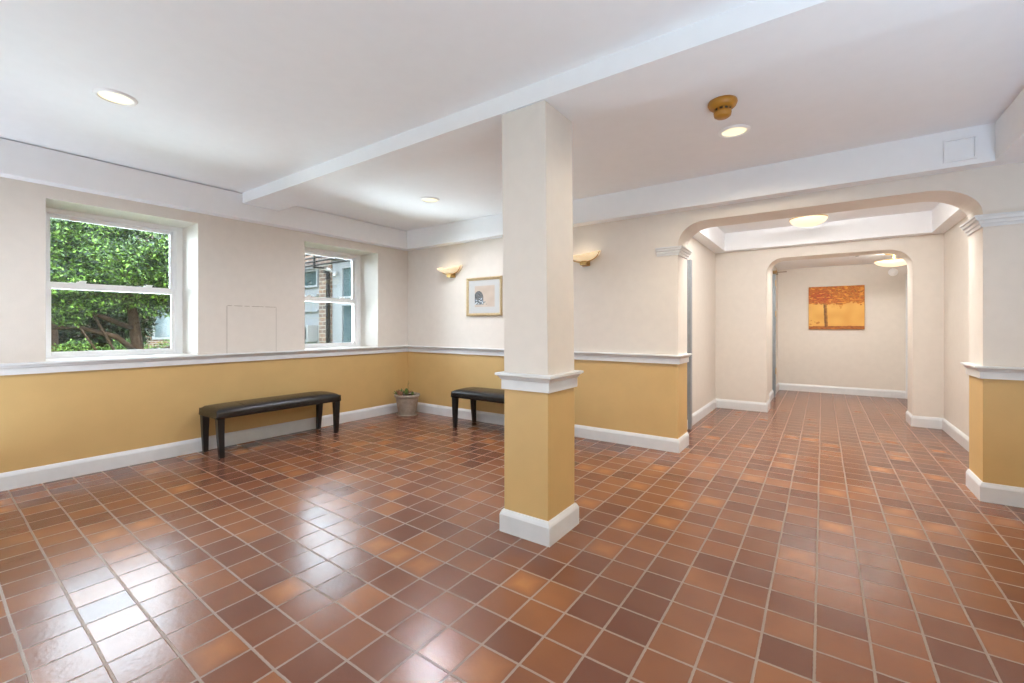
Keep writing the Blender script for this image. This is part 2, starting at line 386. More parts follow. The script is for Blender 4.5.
# windows
def window(n, a, b_, label):
    xf = -5.30; zt, zb = WZ1, WZ0
    root = empty('window_%d' % n, (0, 0, 0), label, 'window', kind='structure')
    bm = bmesh.new()
    fw = .055
    box(bm, -5.42, xf, a, a+fw, zb, zt); box(bm, -5.42, xf, b_-fw, b_, zb, zt)
    box(bm, -5.42, xf, a+fw, b_-fw, zt-.04, zt); box(bm, -5.42, xf, a+fw, b_-fw, zb, zb+.024)
    box(bm, xf-.028, xf-.014, a+fw, a+fw+.012, zb+.03, zt-.04); box(bm, xf-.028, xf-.014, b_-fw-.012, b_-fw, zb+.63, zt-.04)
    obj('window_frame', bm, M['vinyl'], root, bevel=.003)
    zm = (1.555)
    for nm, x0, x1, z0, z1, bot, top in (('upper_sash', -5.385, -5.350, zm-.028, zt-.04, .056, .030), ('lower_sash', -5.345, -5.312, zb+.024, zm+.028, .030, .056)):
        bm = bmesh.new(); s = .034
        box(bm, x0, x1, a+fw, a+fw+s, z0, z1); box(bm, x0, x1, b_-fw-s, b_-fw, z0, z1)
        box(bm, x0, x1, a+fw+s, b_-fw-s, z0, z0+bot); box(bm, x0, x1, a+fw+s, b_-fw-s, z1-top, z1)
        sh = obj(nm, bm, M['vinyl'], root, bevel=.003)
        xm = (x0+x1)/2
        obj('glass_pane', B(xm-.003, xm+.003, a+fw+s, b_-fw-s, z0+bot, z1-top), M['glass'], sh)
        if nm == 'lower_sash':
            for yy in (a+(b_-a)*.27, a+(b_-a)*.73):
                q = bmesh.new(); box(q, x0+.004, x1+.004, yy-.03, yy+.03, z1, z1+.012); box(q, x0+.008, x1-.004, yy-.012, yy+.035, z1+.012, z1+.022)
                obj('sash_lock', q, M['vinyl'], sh, bevel=.003)
    return root
window(1, *WIN[0], 'white double-hung window on the left looking out on green trees')
window(2, *WIN[1], 'white double-hung window nearer the corner looking out on the brick wing')
window(4, *WIN[2], 'white double-hung window in the left wall behind the camera')

# sealed access panels
def panel_frame(bm, u0, u1, v0, v1, t, fn, d):
    for q in ((u0, u1, v0, v0+t), (u0, u1, v1-t, v1), (u0, u0+t, v0+t, v1-t), (u1-t, u1, v0+t, v1-t)): fn(bm, *q, d)
bm = bmesh.new(); box(bm, XL-.004, XL+.0025, 1.985, 2.475, RAIL1, 1.415)
pnl = obj('access_panel', bm, M['beige'], bevel=.0015); tag(pnl, 'beige painted-over access panel between the two windows above the long bench', 'access panel', 'structure')
bm = bmesh.new()
for a, b_ in ((1.990, 2.03), (2.05, 2.13), (2.15, 2.20), (2.22, 2.34), (2.36, 2.47)): box(bm, XL+.0005, XL+.003, a, b_, 1.4155, 1.4185)
obj('crack', bm, M['bronze'], pnl)
bm = bmesh.new(); box(bm, XL+.0005, XL+.003, 1.9835, 1.9855, RAIL1, 1.415); box(bm, XL+.0005, XL+.0032, 2.4735, 2.4760, RAIL1, 1.415)
obj('seam', bm, mat('dusty_seam', (.34, .30, .26, 1), .8), pnl)
bm = bmesh.new(); panel_frame(bm, .685, .850, 2.335, 2.495, .014, lambda bm, u0, u1, v0, v1, d: box(bm, u0, u1, d, 4.232, v0, v1), 4.216)
box(bm, .699, .836, 4.226, 4.232, 2.349, 2.481)
tag(obj('ceiling_hatch', bm, M['white'], bevel=.004), 'small square white hatch cover on the soffit face above the right pier', 'hatch', 'structure')
# steel door jambs seen past the piers
struct('door_1', B(-1.31, -1.262, 5.42, 5.50, 0, 1.99), M['greysteel'], 'grey steel door jamb edge just behind the left pier', 'door jamb')
d2 = struct('door_2', B(-.70, -.655, 8.72, 8.80, 0, 2.10), M['greysteel'], 'grey steel door jamb with hinges left of the tree canvas', 'door jamb')
for z in (.45, 1.42, 1.95): obj('hinge', B(-.655, -.648, 8.705, 8.80, z-.05, z+.05), M['brass'], d2)
struct('door_3', B(1.14, 1.2, 9.80, 9.85, .0, 2.08), M['trim'], 'pale grey door casing at the right end of the end wall', 'door casing')

# ------------------------------------------------------------------ benches
def bench(loc, rz, label):
    Ln, D, zt = 1.25, .40, .446
    r = empty('bench', loc, label, 'bench', rz)
    bm = bmesh.new(); nx, ny = 36, 12
    def P(i, j, up):
        u = i/nx*2-1; v = j/ny*2-1
        e = max(abs(u)**14, abs(v)**8)
        x = u*Ln/2; y = v*D/2
        if up:
            z = zt + .022*(1-v*v)*(1-abs(u)**6*.8) - .018*max(abs(u)**40, abs(v)**10)
            for s in (-.60, -.2, .2, .60):                  # stitched cross seams
                z -= .004*math.exp(-((x-s*Ln/2)/.008)**2)
        else: z = .362
        return (x, y, z)
    top = [[bm.verts.new(P(i, j, True)) for j in range(ny+1)] for i in range(nx+1)]
    for i in range(nx):
        for j in range(ny): bm.faces.new((top[i][j], top[i+1][j], top[i+1][j+1], top[i][j+1]))
    rim = [top[i][0] for i in range(nx+1)]+[top[nx][j] for j in range(1, ny+1)]+[top[i][ny] for i in range(nx-1, -1, -1)]+[top[0][j] for j in range(ny-1, 0, -1)]
    prev = rim
    for k, (dz, gr) in enumerate(((.30, 1.008), (.65, 1.010), (.92, 1.006), (1, 1.0))):
        ring = [bm.verts.new((v.co.x+math.copysign(.003*k/2 if k < 3 else .001, v.co.x), v.co.y+math.copysign(.003 if k < 3 else 0, v.co.y), v.co.z+(.362-v.co.z)*dz)) for v in rim]
        for a in range(len(rim)): bm.faces.new((prev[a], prev[(a+1) % len(rim)], ring[(a+1) % len(rim)], ring[a]))
        prev = ring
    bm.faces.new(prev)
    st = obj('seat', bm, M['leather'], r, smooth=True)
    for s in (-.60, -.2, .2, .60):
        x = s*Ln/2; bm = bmesh.new()
        tube(bm, [(x, -D/2-.004, .366)]+[(x, v*D/2, zt+.0155+.022*(1-v*v)*(1-abs(s)**6*.8)-.018*abs(v)**10-.0175) for v in [k/12*2-1 for k in range(13)]]+[(x, D/2+.004, .366)], .0022, 6)
        obj('seam', bm, M['leather'], st, smooth=True)
    for sx in (-1, 1):
        for sy in (-1, 1):
            bm = bmesh.new()
            xo, yo = sx*(Ln/2-.004), sy*(D/2-.004)
            t, b_ = .062, .040
            def ring(z, sz, ox): return [bm.verts.new((ox+xo-sx*a*sz, yo-sy*c*sz, z)) for a, c in ((0, 0), (1, 0), (1, 1), (0, 1))]
            ra = ring(.372, t, 0); rb = ring(.2, .052, -sx*.007); rc = ring(.006, b_, -sx*.020); rd = ring(0, b_-.006, -sx*.023)
            for A, Q in ((ra, rb), (rb, rc), (rc, rd)):
                for k in range(4): bm.faces.new((A[k], A[(k+1) % 4], Q[(k+1) % 4], Q[k]))
            bm.faces.new(ra); bm.faces.new(rd)
            obj('leg', bm, M['blackwood'], r, bevel=.003)
    return r
bench((-4.672, 2.35, 0), PI/2, 'long black leather bench standing against the left wall between the windows')
bench((-3.00, 4.085, 0), 0, 'black leather bench against the back wall half hidden behind the column')

# ------------------------------------------------------------------ potted plant
r = empty('potted_plant', (-4.625, 4.09, 0), 'small grey terracotta pot with withered succulents in the far left corner', 'potted plant')
bm = bmesh.new(); lathe(bm, [(0, 0), (.126, 0), (.140, .006), (.148, .026), (.140, .028), (.134, .014), (0, .014)], 36)
obj('saucer', bm, M['pot'], r, smooth=True)
bm = bmesh.new(); lathe(bm, [(0, .016), (.108, .016), (.116, .03), (.152, .236), (.155, .250), (.164, .253), (.170, .260), (.172, .282), (.167, .289), (.158, .289), (.154, .282), (.150, .255), (0, .255)], 40)
obj('pot', bm, M['pot'], r, smooth=True)
bm = bmesh.new(); lathe(bm, [(0, .275), (.06, .279), (.12, .27), (.148, .262)], 30)
obj('soil', bm, M['soil'], r, smooth=True)
def rosette(bm, c, R, n, tilt):
    n = n//2
    for k in range(n):
        a = k*2.4+rnd.random()*.8; t = k/n; l = R*(.5+.8*rnd.random()); el = 1.45-1.15*t+tilt*rnd.uniform(-.4, .4)
        d = Vector((math.cos(a)*math.cos(el), math.sin(a)*math.cos(el), math.sin(el))); s = Vector((-math.sin(a), math.cos(a), 0)); u = d.cross(s)
        c_ = Vector(c); q = []
        for f, wd, th in ((0, .18, .05), (.4, .34, .07), (.75, .28, .06), (1, .02, .01)):
            m_ = c_+d*l*f+Vector((0, 0, .12*l*f*f))
            q.append([bm.verts.new(m_+s*l*wd*sx+u*l*th*sy) for sx, sy in ((1, 0), (0, 1), (-1, 0), (0, -1))])
        for A, Q in zip(q, q[1:]):
            for k2 in range(4): bm.faces.new((A[k2], A[(k2+1) % 4], Q[(k2+1) % 4], Q[k2]))
        bm.faces.new(q[0]); bm.faces.new(q[-1])
for c, R, n, m_, nm in (((-.115, -.05, .275), .07, 16, 'leafg', 'succulent'), ((-.06, -.085, .28), .085, 18, 'leafr', 'withered_succulent'), ((-.02, .02, .285), .07, 12, 'leafr', 'withered_succulent'),
                        ((.035, -.05, .29), .062, 18, 'leafg', 'succulent'), ((-.095, .0, .28), .06, 12, 'leafg', 'succulent'), ((.0, -.02, .30), .05, 12, 'leafr', 'withered_succulent'), ((.0, -.10, .275), .06, 14, 'leafr', 'withered_succulent'), ((.07, .03, .275), .045, 10, 'leafg', 'succulent')):
    bm = bmesh.new(); rosette(bm, c, R, n, 1); o = obj(nm, bm, M[m_], r, smooth=True)
bm = bmesh.new(); tube(bm, [(.045, -.03, .275), (.05, -.03, .36), (.043, -.025, .43), (.06, -.03, .475)], [.004, .003, .0025, .0015], 6)
tube(bm, [(.044, -.026, .42), (.085, -.03, .455)], [.002, .001], 5)
obj('stalk', bm, M['leafg'], r, smooth=True)

# ------------------------------------------------------------------ wall sconces
def sconce(x, label):
    r = empty('wall_sconce', (x, YB, 1.99), label, 'wall sconce', group='brass wall sconces on the back wall')
    a, d = .180, .225
    bm = bmesh.new(); rows = []
    # half dish against the wall: rings from the bottom up to the rim
    def dish(f, off=0):
        rr = math.sin(f*PI/2); h = 1-math.cos(f*PI/2)
        return [(-math.cos(t)*a*rr, -math.sin(t)*d*rr-.003, -.085+(.085-.040*math.sin(t))*h+.022*math.cos(t)**2*f+off) for t in [PI*k/28 for k in range(29)]]
    for f in [k/10 for k in range(1, 11)]: rows.append([bm.verts.new(p) for p in dish(f)])
    for A, Q in zip(rows, rows[1:]):
        for k in range(28): bm.faces.new((A[k], A[k+1], Q[k+1], Q[k]))
    c = bm.verts.new((0, -.003, -.085))
    for k in range(28): bm.faces.new((c, rows[0][k+1], rows[0][k]))
    o = obj('shade', bm, M['sconceglass'], r, smooth=True)
    md = o.modifiers.new('solid', 'SOLIDIFY'); md.thickness = .005
    bm = bmesh.new()
    # brass cradle strap under the dish
    pts = [Vector((-math.cos(t)*(a+.004), -.045, 0)) for t in [PI*k/20 for k in range(21)]]
    for p in pts:
        q = min(1, math.sqrt((p.x/a)**2+(.042/d)**2)); f = math.asin(q)/(PI/2); p.z = -.085+(.085-.040*(.042/d)/max(q, .2))*(1-math.cos(f*PI/2))+.022*(p.x/a)**2*f-.009
    tube(bm, pts, .006, 8)
    obj('cradle', bm, M['brass'], r, smooth=True)
    bm = bmesh.new(); box(bm, -.030, .060, -.014, 0, -.135, -.035)
    obj('wall_plate', bm, M['brass'], r, bevel=.004)
    bm = bmesh.new(); box(bm, -.025, .050, -.085, -.014, -.130, -.092); box(bm, -.018, .040, -.070, -.014, -.092, -.084)
    obj('bracket', bm, M['brass'], r, bevel=.006)
    ld = bpy.data.lights.new('sconce_bulb', 'POINT'); ld.energy = .22; ld.color = (1, .88, .70); ld.shadow_soft_size = .03
    lo = bpy.data.objects.new('bulb_light', ld); COL.objects.link(lo); lo.parent = r; lo.location = (0, -.07, -.03)
    return r
sconce(-4.045, 'brass wall sconce with shallow lit glass dish left of the framed print')
sconce(-2.10, 'brass wall sconce with lit amber glass dish peeking out right of the column')

# ------------------------------------------------------------------ pictures
def paint_grid(name, x0, x1, z0, z1, y, nx, nz, fn, m, parent):
    bm = bmesh.new(); lay = bm.verts.layers.float_color.new('paint'); g = []
    for j in range(nz+1):
        row = []
        for i in range(nx+1):
            v = bm.verts.new((x0+(x1-x0)*i/nx, y, z0+(z1-z0)*j/nz)); v[lay] = fn(i/nx, j/nz); row.append(v)
        g.append(row)
    for j in range(nz):
        for i in range(nx): bm.faces.new((g[j][i], g[j][i+1], g[j+1][i+1], g[j+1][i]))
    return obj(name, bm, m, parent)
def mixc(a, b_, t): t = max(0, min(1, t)); return tuple(a[i]+(b_[i]-a[i])*t for i in range(3))+(1,)
from mathutils import noise as mn
r = empty('framed_print', (-3.498, YB, 1.585), 'gold framed print of a dark archway on a wide white mat, half behind the column', 'framed print')
HW, HH = .285, .245
def frame_bm():
    prof = [(0, 0), (0, .022), (.010, .028), (.022, .020), (.030, .016), (.036, .012), (.036, 0)]
    bm = bmesh.new(); cs = [(-1, -1), (1, -1), (1, 1), (-1, 1)]
    rings = [[bm.verts.new((cx*(HW-d), -h, cz*(HH-d))) for d, h in prof] for cx, cz in cs]
    for k in range(4):
        A, Q = rings[k], rings[(k+1) % 4]
        for i in range(len(prof)): bm.faces.new((A[i], A[(i+1) % len(prof)], Q[(i+1) % len(prof)], Q[i]))
    return bm
obj('frame', frame_bm(), M['goldframe'], r)
obj('mat_board', B(-HW+.034, HW-.034, -.008, -.001, -HH+.034, HH-.034), M['matboard'], r)
def archway(u, v):
    c = mixc(srgb(196, 182, 168), srgb(178, 162, 148), mn.noise((u*3, v*3, 0))*.5+.5)
    du = (u-.2)/.24; inside = (abs(du) < 1 and v < .42 and v > .12) or (v >= .42 and du*du+((v-.42)/.34)**2 < 1)
    if inside:
        k = mn.noise((u*14, v*14, 3)); c = mixc(srgb(112, 112, 112), srgb(66, 70, 74), k+.5)
        if v < .42 and k > .12: c = srgb(196, 206, 216)
        if v < .42 and mn.noise((u*18, v*9, 9)) > .25: c = srgb(70, 92, 112)
    elif u < .62 and .1 < v < .3 and mn.noise((u*16, v*16, 5)) > .12: c = srgb(120, 130, 134)
    return c
paint_grid('print', -.150, .170, -.130, .137, -.0086, 90, 80, archway, M['print'], r)

r = empty('canvas_painting', (.195, 9.846, 1.545), 'unframed canvas of an orange autumn tree hanging on the end wall', 'painting')
CW, CH = .405, .388
obj('stretcher', B(-CW, CW, -.035, 0, -CH, CH), mat('canvas_edge', srgb(196, 140, 60), .7), r, bevel=.003)
def autumn(u, v):
    n = mn.noise((u*5, v*5, 1)); n2 = mn.noise((u*22+v*9, v*26, 4)); n3 = mn.noise((u*11, v*30, 8))
    c = mixc(srgb(228, 178, 92), srgb(208, 150, 66), .5+.6*n+.3*(u-.5)*2*(v))
    if v < .075+.012*n3: c = mixc(srgb(128, 62, 12), srgb(176, 104, 28), n2+.5)
    tx = .30+.06*(.6-v)+.02*(v-.3)
    wd = .030+.012*max(0, .2-v)
    if .06 < v < .66 and abs(u-tx) < wd: c = mixc(srgb(96, 60, 22), srgb(168, 112, 44), (u-tx)/wd*.5+.4+.5*n3)
    if u < .3 and .10 < v < .22 and mn.noise((u*16, v*16, 12)) > .2: c = srgb(186, 118, 44)
    edge = .60+.06*mn.noise((u*7, 0, 2))+.05*n2-.05*math.exp(-((u-.55)/.08)**2)
    if v > edge:
        red = math.exp(-((u-.22)/.26)**2-((v-.76)/.2)**2)
        c = mixc(srgb(206, 132, 34), srgb(170, 88, 18), n2*1.3+.5)
        c = mixc(c, srgb(176, 62, 24), red*.75+.5*n3*red+.25*n2)
        if n3 > .28: c = mixc(c, srgb(232, 160, 58), .7)
        if n2 < -.32: c = mixc(c, srgb(96, 42, 18), .6)
    elif .42 < u < .62 and v > edge-.1 and n2 > .2: c = srgb(202, 140, 52)
    return c
paint_grid('painted_face', -CW+.002, CW-.002, -CH+.002, CH-.002, -.0357, 150, 140, autumn, M['canvas'], r)

# ------------------------------------------------------------------ ceiling fittings
def downlight(x, y, label, power=29, col=(.93, .95, 1.0)):
    r = empty('downlight', (x, y, ZC), label, 'downlight', group='recessed downlights')
    bm = bmesh.new(); lathe(bm, [(.078, 0), (.078, -.010), (.084, -.012), (.098, -.008), (.102, 0)], 40)
    obj('trim_ring', bm, M['vinyl'], r, smooth=True)
    bm = bmesh.new(); lathe(bm, [(0, -.003), (.04, -.0035), (.078, -.003)], 36)
    obj('lens', bm, M['lens'], r)
    ld = bpy.data.lights.new('downlight_lamp', 'SPOT'); ld.spot_size = math.radians(168); ld.spot_blend = 1; ld.shadow_soft_size = .018; ld.energy = power*3.2; ld.color = col
    lo = bpy.data.objects.new('lamp_light', ld); COL.objects.link(lo); lo.parent = r; lo.location = (0, 0, -.024)
    return r
downlight(-3.405, .780, 'round recessed downlight in the ceiling above the left window')
downlight(-3.411, 3.33, 'small round recessed downlight beyond the beam, left of the column')
downlight(-.50, 3.376, 'round recessed downlight right behind the mustard smoke detector', 30, (1, .86, .66))
downlight(-.50, .78, 'round recessed downlight overhead, above the camera out of frame', 11, (1, .82, .58))

r = empty('smoke_detector', (-.492, 2.90, ZC), 'mustard brown smoke detector on the ceiling beside a downlight', 'smoke detector')
bm = bmesh.new(); lathe(bm, [(0, 0), (.080, 0), (.082, -.012), (.074, -.030), (.060, -.042), (.050, -.045), (0, -.045)], 40)
obj('base', bm, M['detector'], r, smooth=True)
bm = bmesh.new(); lathe(bm, [(0, -.045), (.046, -.045), (.044, -.058), (0, -.058)], 32)
nk = obj('vent_neck', bm, M['darkhole'], r)
bm = bmesh.new()
for k in range(10):
    a = 2*PI*k/10; x, y = .046*math.cos(a), .046*math.sin(a)
    q = box(bm, -.005, .005, -.003, .003, -.059, -.044)
    bmesh.ops.rotate(bm, verts=q, matrix=Matrix.Rotation(a+PI/2, 3, 'Z')); bmesh.ops.translate(bm, verts=q, vec=(x, y, 0))
obj('vent_rib', bm, M['detector'], nk)
bm = bmesh.new(); lathe(bm, [(0, -.058), (.048, -.058), (.050, -.066), (.046, -.086), (.034, -.095), (0, -.097)], 36)
obj('sensor_cap', bm, M['detector'], r, smooth=True)

def bowl(x, y, zc, zr, R, dep, label, power):
    r = empty('ceiling_bowl_lamp', (x, y, zc), label, 'ceiling lamp')
    bm = bmesh.new(); lathe(bm, [(0, 0), (.10, 0), (.105, -.012), (.09, -.025), (.03, -.03), (.018, -.034), (.018, zr-zc-.02), (0, zr-zc-.02)], 32)
    obj('canopy', bm, M['brass'], r, smooth=True)
    bm = bmesh.new(); lathe(bm, [(R*math.cos(t), zr-zc-dep*math.sin(t)**1.0) for t in [PI/2*k/14 for k in range(15)]][::-1], 48)
    sh = obj('glass_bowl', bm, M['bulbglass'], r, smooth=True); md = sh.modifiers.new('solid', 'SOLIDIFY'); md.thickness = .005
    bm = bmesh.new(); lathe(bm, [(R-.004, zr-zc-.005), (R+.004, zr-zc-.005), (R+.004, zr-zc+.006), (R-.004, zr-zc+.006), (R-.004, zr-zc-.005)], 48)
    obj('rim', bm, M['brass'], r, smooth=True)
    ld = bpy.data.lights.new('bowl_bulb', 'POINT'); ld.energy = power*.5; ld.color = (.92, .98, 1.0); ld.shadow_soft_size = .03
    lo = bpy.data.objects.new('bulb_light', ld); COL.objects.link(lo); lo.parent = r; lo.location = (0, 0, zr-zc+.015)
    return r
bowl(-.14, 6.38, ZC, 2.500, .192, .092, 'lit frosted bowl lamp on the tray ceiling of the hallway bay', 30)
bowl(.86, 8.55, 2.295, 2.175, .225, .085, 'lit frosted bowl lamp above right of the tree canvas in the end room', 26)
r = empty('motion_sensor', (.98, 9.85, 2.13), 'small white dome sensor high on the end wall below the bowl lamp', 'sensor')
bm = bmesh.new(); lathe(bm, [(0, 0), (.062, 0), (.065, .010), (.060, .016), (0, .016)], 28); bmesh.ops.rotate(bm, verts=bm.verts[:], matrix=Matrix.Rotation(PI/2, 3, 'X'))
obj('base', bm, M['vinyl'], r, smooth=True)
bm = bmesh.new(); lathe(bm, [(.052, .016), (.048, .035), (.034, .050), (.016, .058), (0, .060)], 28); bmesh.ops.rotate(bm, verts=bm.verts[:], matrix=Matrix.Rotation(PI/2, 3, 'X'))
obj('dome', bm, M['vinyl'], r, smooth=True)
r = empty('ceiling_sprinkler', (.42, 8.3, 2.295), 'tiny grey sprinkler head on the end room ceiling left of the bowl lamp', 'sprinkler')
bm = bmesh.new(); lathe(bm, [(0, 0), (.035, 0), (.033, -.006), (.012, -.010), (.010, -.03), (0, -.03)], 20); obj('escutcheon', bm, M['greysteel'], r, smooth=True)
bm = bmesh.new(); lathe(bm, [(0, -.042), (.022, -.043), (.022, -.046), (0, -.046)], 20); tube(bm, [(-.010, 0, -.028), (-.012, 0, -.043)], .002, 6); tube(bm, [(.010, 0, -.028), (.012, 0, -.043)], .002, 6)
obj('deflector', bm, M['greysteel'], r)
r = empty('door_closer', (-.655, 8.76, 2.13), 'dark bronze door closer above the grey door jamb left of the end wall', 'door closer')
obj('body', B(-.045, .02, -.02, .22, -.02, .035), M['bronze'], r, bevel=.006)
obj('arm', B(.02, .16, .01, .03, .0, .012), M['bronze'], r, bevel=.003)

# ------------------------------------------------------------------ outside
M['lawn'] = mat('lawn', (.075, .12, .03, 1), .9, noise=.4, nscale=6)
M['bark'] = mat('tree_bark', (.022, .014, .009, 1), .95, spec=.08, noise=.4, nscale=20, bump=.6, bscale=40)
def leaf_mat(name, c1, c2):
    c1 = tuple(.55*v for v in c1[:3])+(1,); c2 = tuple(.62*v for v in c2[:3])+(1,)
    m = bpy.data.materials.new(name); m.use_nodes = True
    b = m.node_tree.nodes['Principled BSDF']; b.inputs['Roughness'].default_value = .55; b.inputs['Specular IOR Level'].default_value = .2
    geo = N(m, 'NewGeometry'); cr = N(m, 'ValToRGB'); cr.color_ramp.elements[0].position = .38; cr.color_ramp.elements[0].color = c1; cr.color_ramp.elements[1].color = c2
    L(m, geo.outputs['Random Per Island'], cr.inputs[0]); L(m, cr.outputs[0], b.inputs['Base Color'])
    return m
M['leafA'] = leaf_mat('leaf_bright', (.006, .020, .004, 1), (.17, .31, .050, 1))  # darkest leaf tone stands in for deep shade between the leaves
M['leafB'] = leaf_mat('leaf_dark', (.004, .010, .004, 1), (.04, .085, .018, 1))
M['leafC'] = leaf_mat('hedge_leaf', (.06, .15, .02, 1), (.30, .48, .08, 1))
def leaves(blobs, n, size, seed):
    rr = random.Random(seed); vs, fs = [], []
    wts = [b_[1][0]*b_[1][1]*b_[1][2] for b_ in blobs]
    for _ in range(n):
        (c, R) = rr.choices(blobs, wts)[0]
        while True:
            p = Vector((rr.uniform(-1, 1), rr.uniform(-1, 1), rr.uniform(-1, 1)))
            if .12 < p.length < 1: break
        p = p.normalized()*p.length**.55
        q = Vector((c[0]+p.x*R[0], c[1]+p.y*R[1], c[2]+p.z*R[2]))
        d = Vector((rr.gauss(0, 1), rr.gauss(0, 1), rr.gauss(-.3, .7))).normalized()
        s = d.cross(Vector((rr.gauss(0, .6), rr.gauss(0, .6), 1))).normalized(); u = d.cross(s)
        l = size*rr.uniform(.6, 1.4); k = len(vs)
        vs += [q, q+d*l*.5+s*l*.24+u*l*.05, q+d*l, q+d*l*.5-s*l*.24+u*l*.05]; fs.append((k, k+1, k+2, k+3))
    return vs, fs
def leafobj(name, blobs, n, size, m, parent, seed):
    vs, fs = leaves(blobs, n, size, seed)
    me = bpy.data.meshes.new(name); me.from_pydata([tuple(v) for v in vs], [], fs); me.materials.append(m)
    o = bpy.data.objects.new(name, me); COL.objects.link(o)
    if parent: o.parent = parent
    return o
GZ = -.25
gb = bmesh.new(); box(gb, -40, -5.46, -14, 30, GZ-.2, GZ)
struct('ground_lawn', gb, M['lawn'], 'green lawn outside the left wall', 'lawn')
gb = bmesh.new(); box(gb, -30, 20, -30, -14, GZ-.2, GZ); box(gb, -5.46, 20, -14, YR-.25, GZ-.2, GZ)
struct('ground_paving', gb, mat('pale_paving', (.42, .41, .39, 1), .8, noise=.1), 'pale paving in front of the entrance', 'paving')

def clumps(blobs, n, r0, r1, seed):
    rr = random.Random(seed); out = []
    wts = [b_[1][0]*b_[1][1]*b_[1][2] for b_ in blobs]
    for _ in range(n):
        c, R = rr.choices(blobs, wts)[0]
        while True:
            p = Vector((rr.uniform(-1, 1), rr.uniform(-1, 1), rr.uniform(-1, 1)))
            if p.length < 1: break
        q = rr.uniform(r0, r1); out.append(((c[0]+p.x*R[0], c[1]+p.y*R[1], c[2]+p.z*R[2]), (q, q*1.15, q*.7)))
    return out
def tree(name, loc, branches, blobs, n, size, lm, label, seed):
    r = empty(name, loc, label, 'tree')
    bm = bmesh.new(); tube(bm, branches[0][0], branches[0][1], 10)
    obj('trunk', bm, M['bark'], r, smooth=True)
    for pts, rad in branches[1:]:
        bm = bmesh.new(); tube(bm, pts, rad, 8); obj('branch', bm, M['bark'], r, smooth=True)
    leafobj('foliage', blobs, n, size, lm, r, seed)
    return r
tree('garden_tree', (-10.6, 2.75, GZ), [
    ([(0, .0, 0), (.03, .04, .5), (0, .0, 1.0), (-.1, -.05, 1.7), (-.1, -.2, 2.6)], [.13, .105, .095, .08, .05]),
    ([(0, .0, .95), (.15, -.35, 1.28), (.2, -.9, 1.46), (.25, -1.6, 1.40)], [.06, .045, .035, .02]),
    ([(0, .0, .75), (.2, .3, .98), (.3, .65, 1.16), (.35, 1.1, 1.2)], [.055, .045, .035, .02]),
    ([(0, 0, .45), (.2, -.35, .95), (.3, -.7, 1.7)], [.035, .025, .015]),
    ([(.02, 0, .3), (.3, -.6, .95), (.4, -.95, 1.6)], [.032, .022, .012]),
    ([(-.05, -.02, 1.4), (.2, -.8, 1.75), (.3, -1.5, 2.1)], [.05, .035, .02])],
    clumps([((0, -.6, 2.75), (1.1, 1.5, .85)), ((.3, .6, 2.5), (.8, .8, .7)), ((.3, -1.3, 2.2), (.8, .8, .5)), ((.4, .2, 1.95), (.5, .9, .22)), ((.45, -.9, 1.68), (.4, .7, .13))], 150, .14, .34, 3),
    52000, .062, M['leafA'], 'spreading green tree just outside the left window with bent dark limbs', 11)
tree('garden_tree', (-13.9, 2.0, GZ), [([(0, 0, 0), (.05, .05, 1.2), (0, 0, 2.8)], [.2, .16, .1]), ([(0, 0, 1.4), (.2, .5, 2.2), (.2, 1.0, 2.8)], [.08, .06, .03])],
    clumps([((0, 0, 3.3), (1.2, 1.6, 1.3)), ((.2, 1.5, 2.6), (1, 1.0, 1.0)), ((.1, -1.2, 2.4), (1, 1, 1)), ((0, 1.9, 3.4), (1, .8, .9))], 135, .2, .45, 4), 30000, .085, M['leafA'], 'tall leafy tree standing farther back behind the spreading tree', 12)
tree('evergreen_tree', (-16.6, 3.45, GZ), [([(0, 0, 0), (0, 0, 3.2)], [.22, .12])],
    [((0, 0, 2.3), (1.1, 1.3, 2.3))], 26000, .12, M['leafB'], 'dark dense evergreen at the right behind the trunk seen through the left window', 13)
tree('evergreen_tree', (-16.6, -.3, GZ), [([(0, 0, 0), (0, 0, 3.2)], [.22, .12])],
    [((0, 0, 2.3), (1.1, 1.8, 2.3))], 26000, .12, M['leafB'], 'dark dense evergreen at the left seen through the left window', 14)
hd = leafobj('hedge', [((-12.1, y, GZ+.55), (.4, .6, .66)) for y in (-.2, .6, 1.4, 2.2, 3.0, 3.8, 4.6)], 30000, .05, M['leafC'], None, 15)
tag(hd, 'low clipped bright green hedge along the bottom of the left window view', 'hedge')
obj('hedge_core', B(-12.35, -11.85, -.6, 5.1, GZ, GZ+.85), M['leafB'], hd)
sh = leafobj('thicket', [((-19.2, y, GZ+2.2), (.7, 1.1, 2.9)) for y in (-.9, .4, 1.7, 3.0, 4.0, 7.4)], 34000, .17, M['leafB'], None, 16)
tag(sh, 'dark leafy thicket in the depth behind the garden trees', 'shrub')

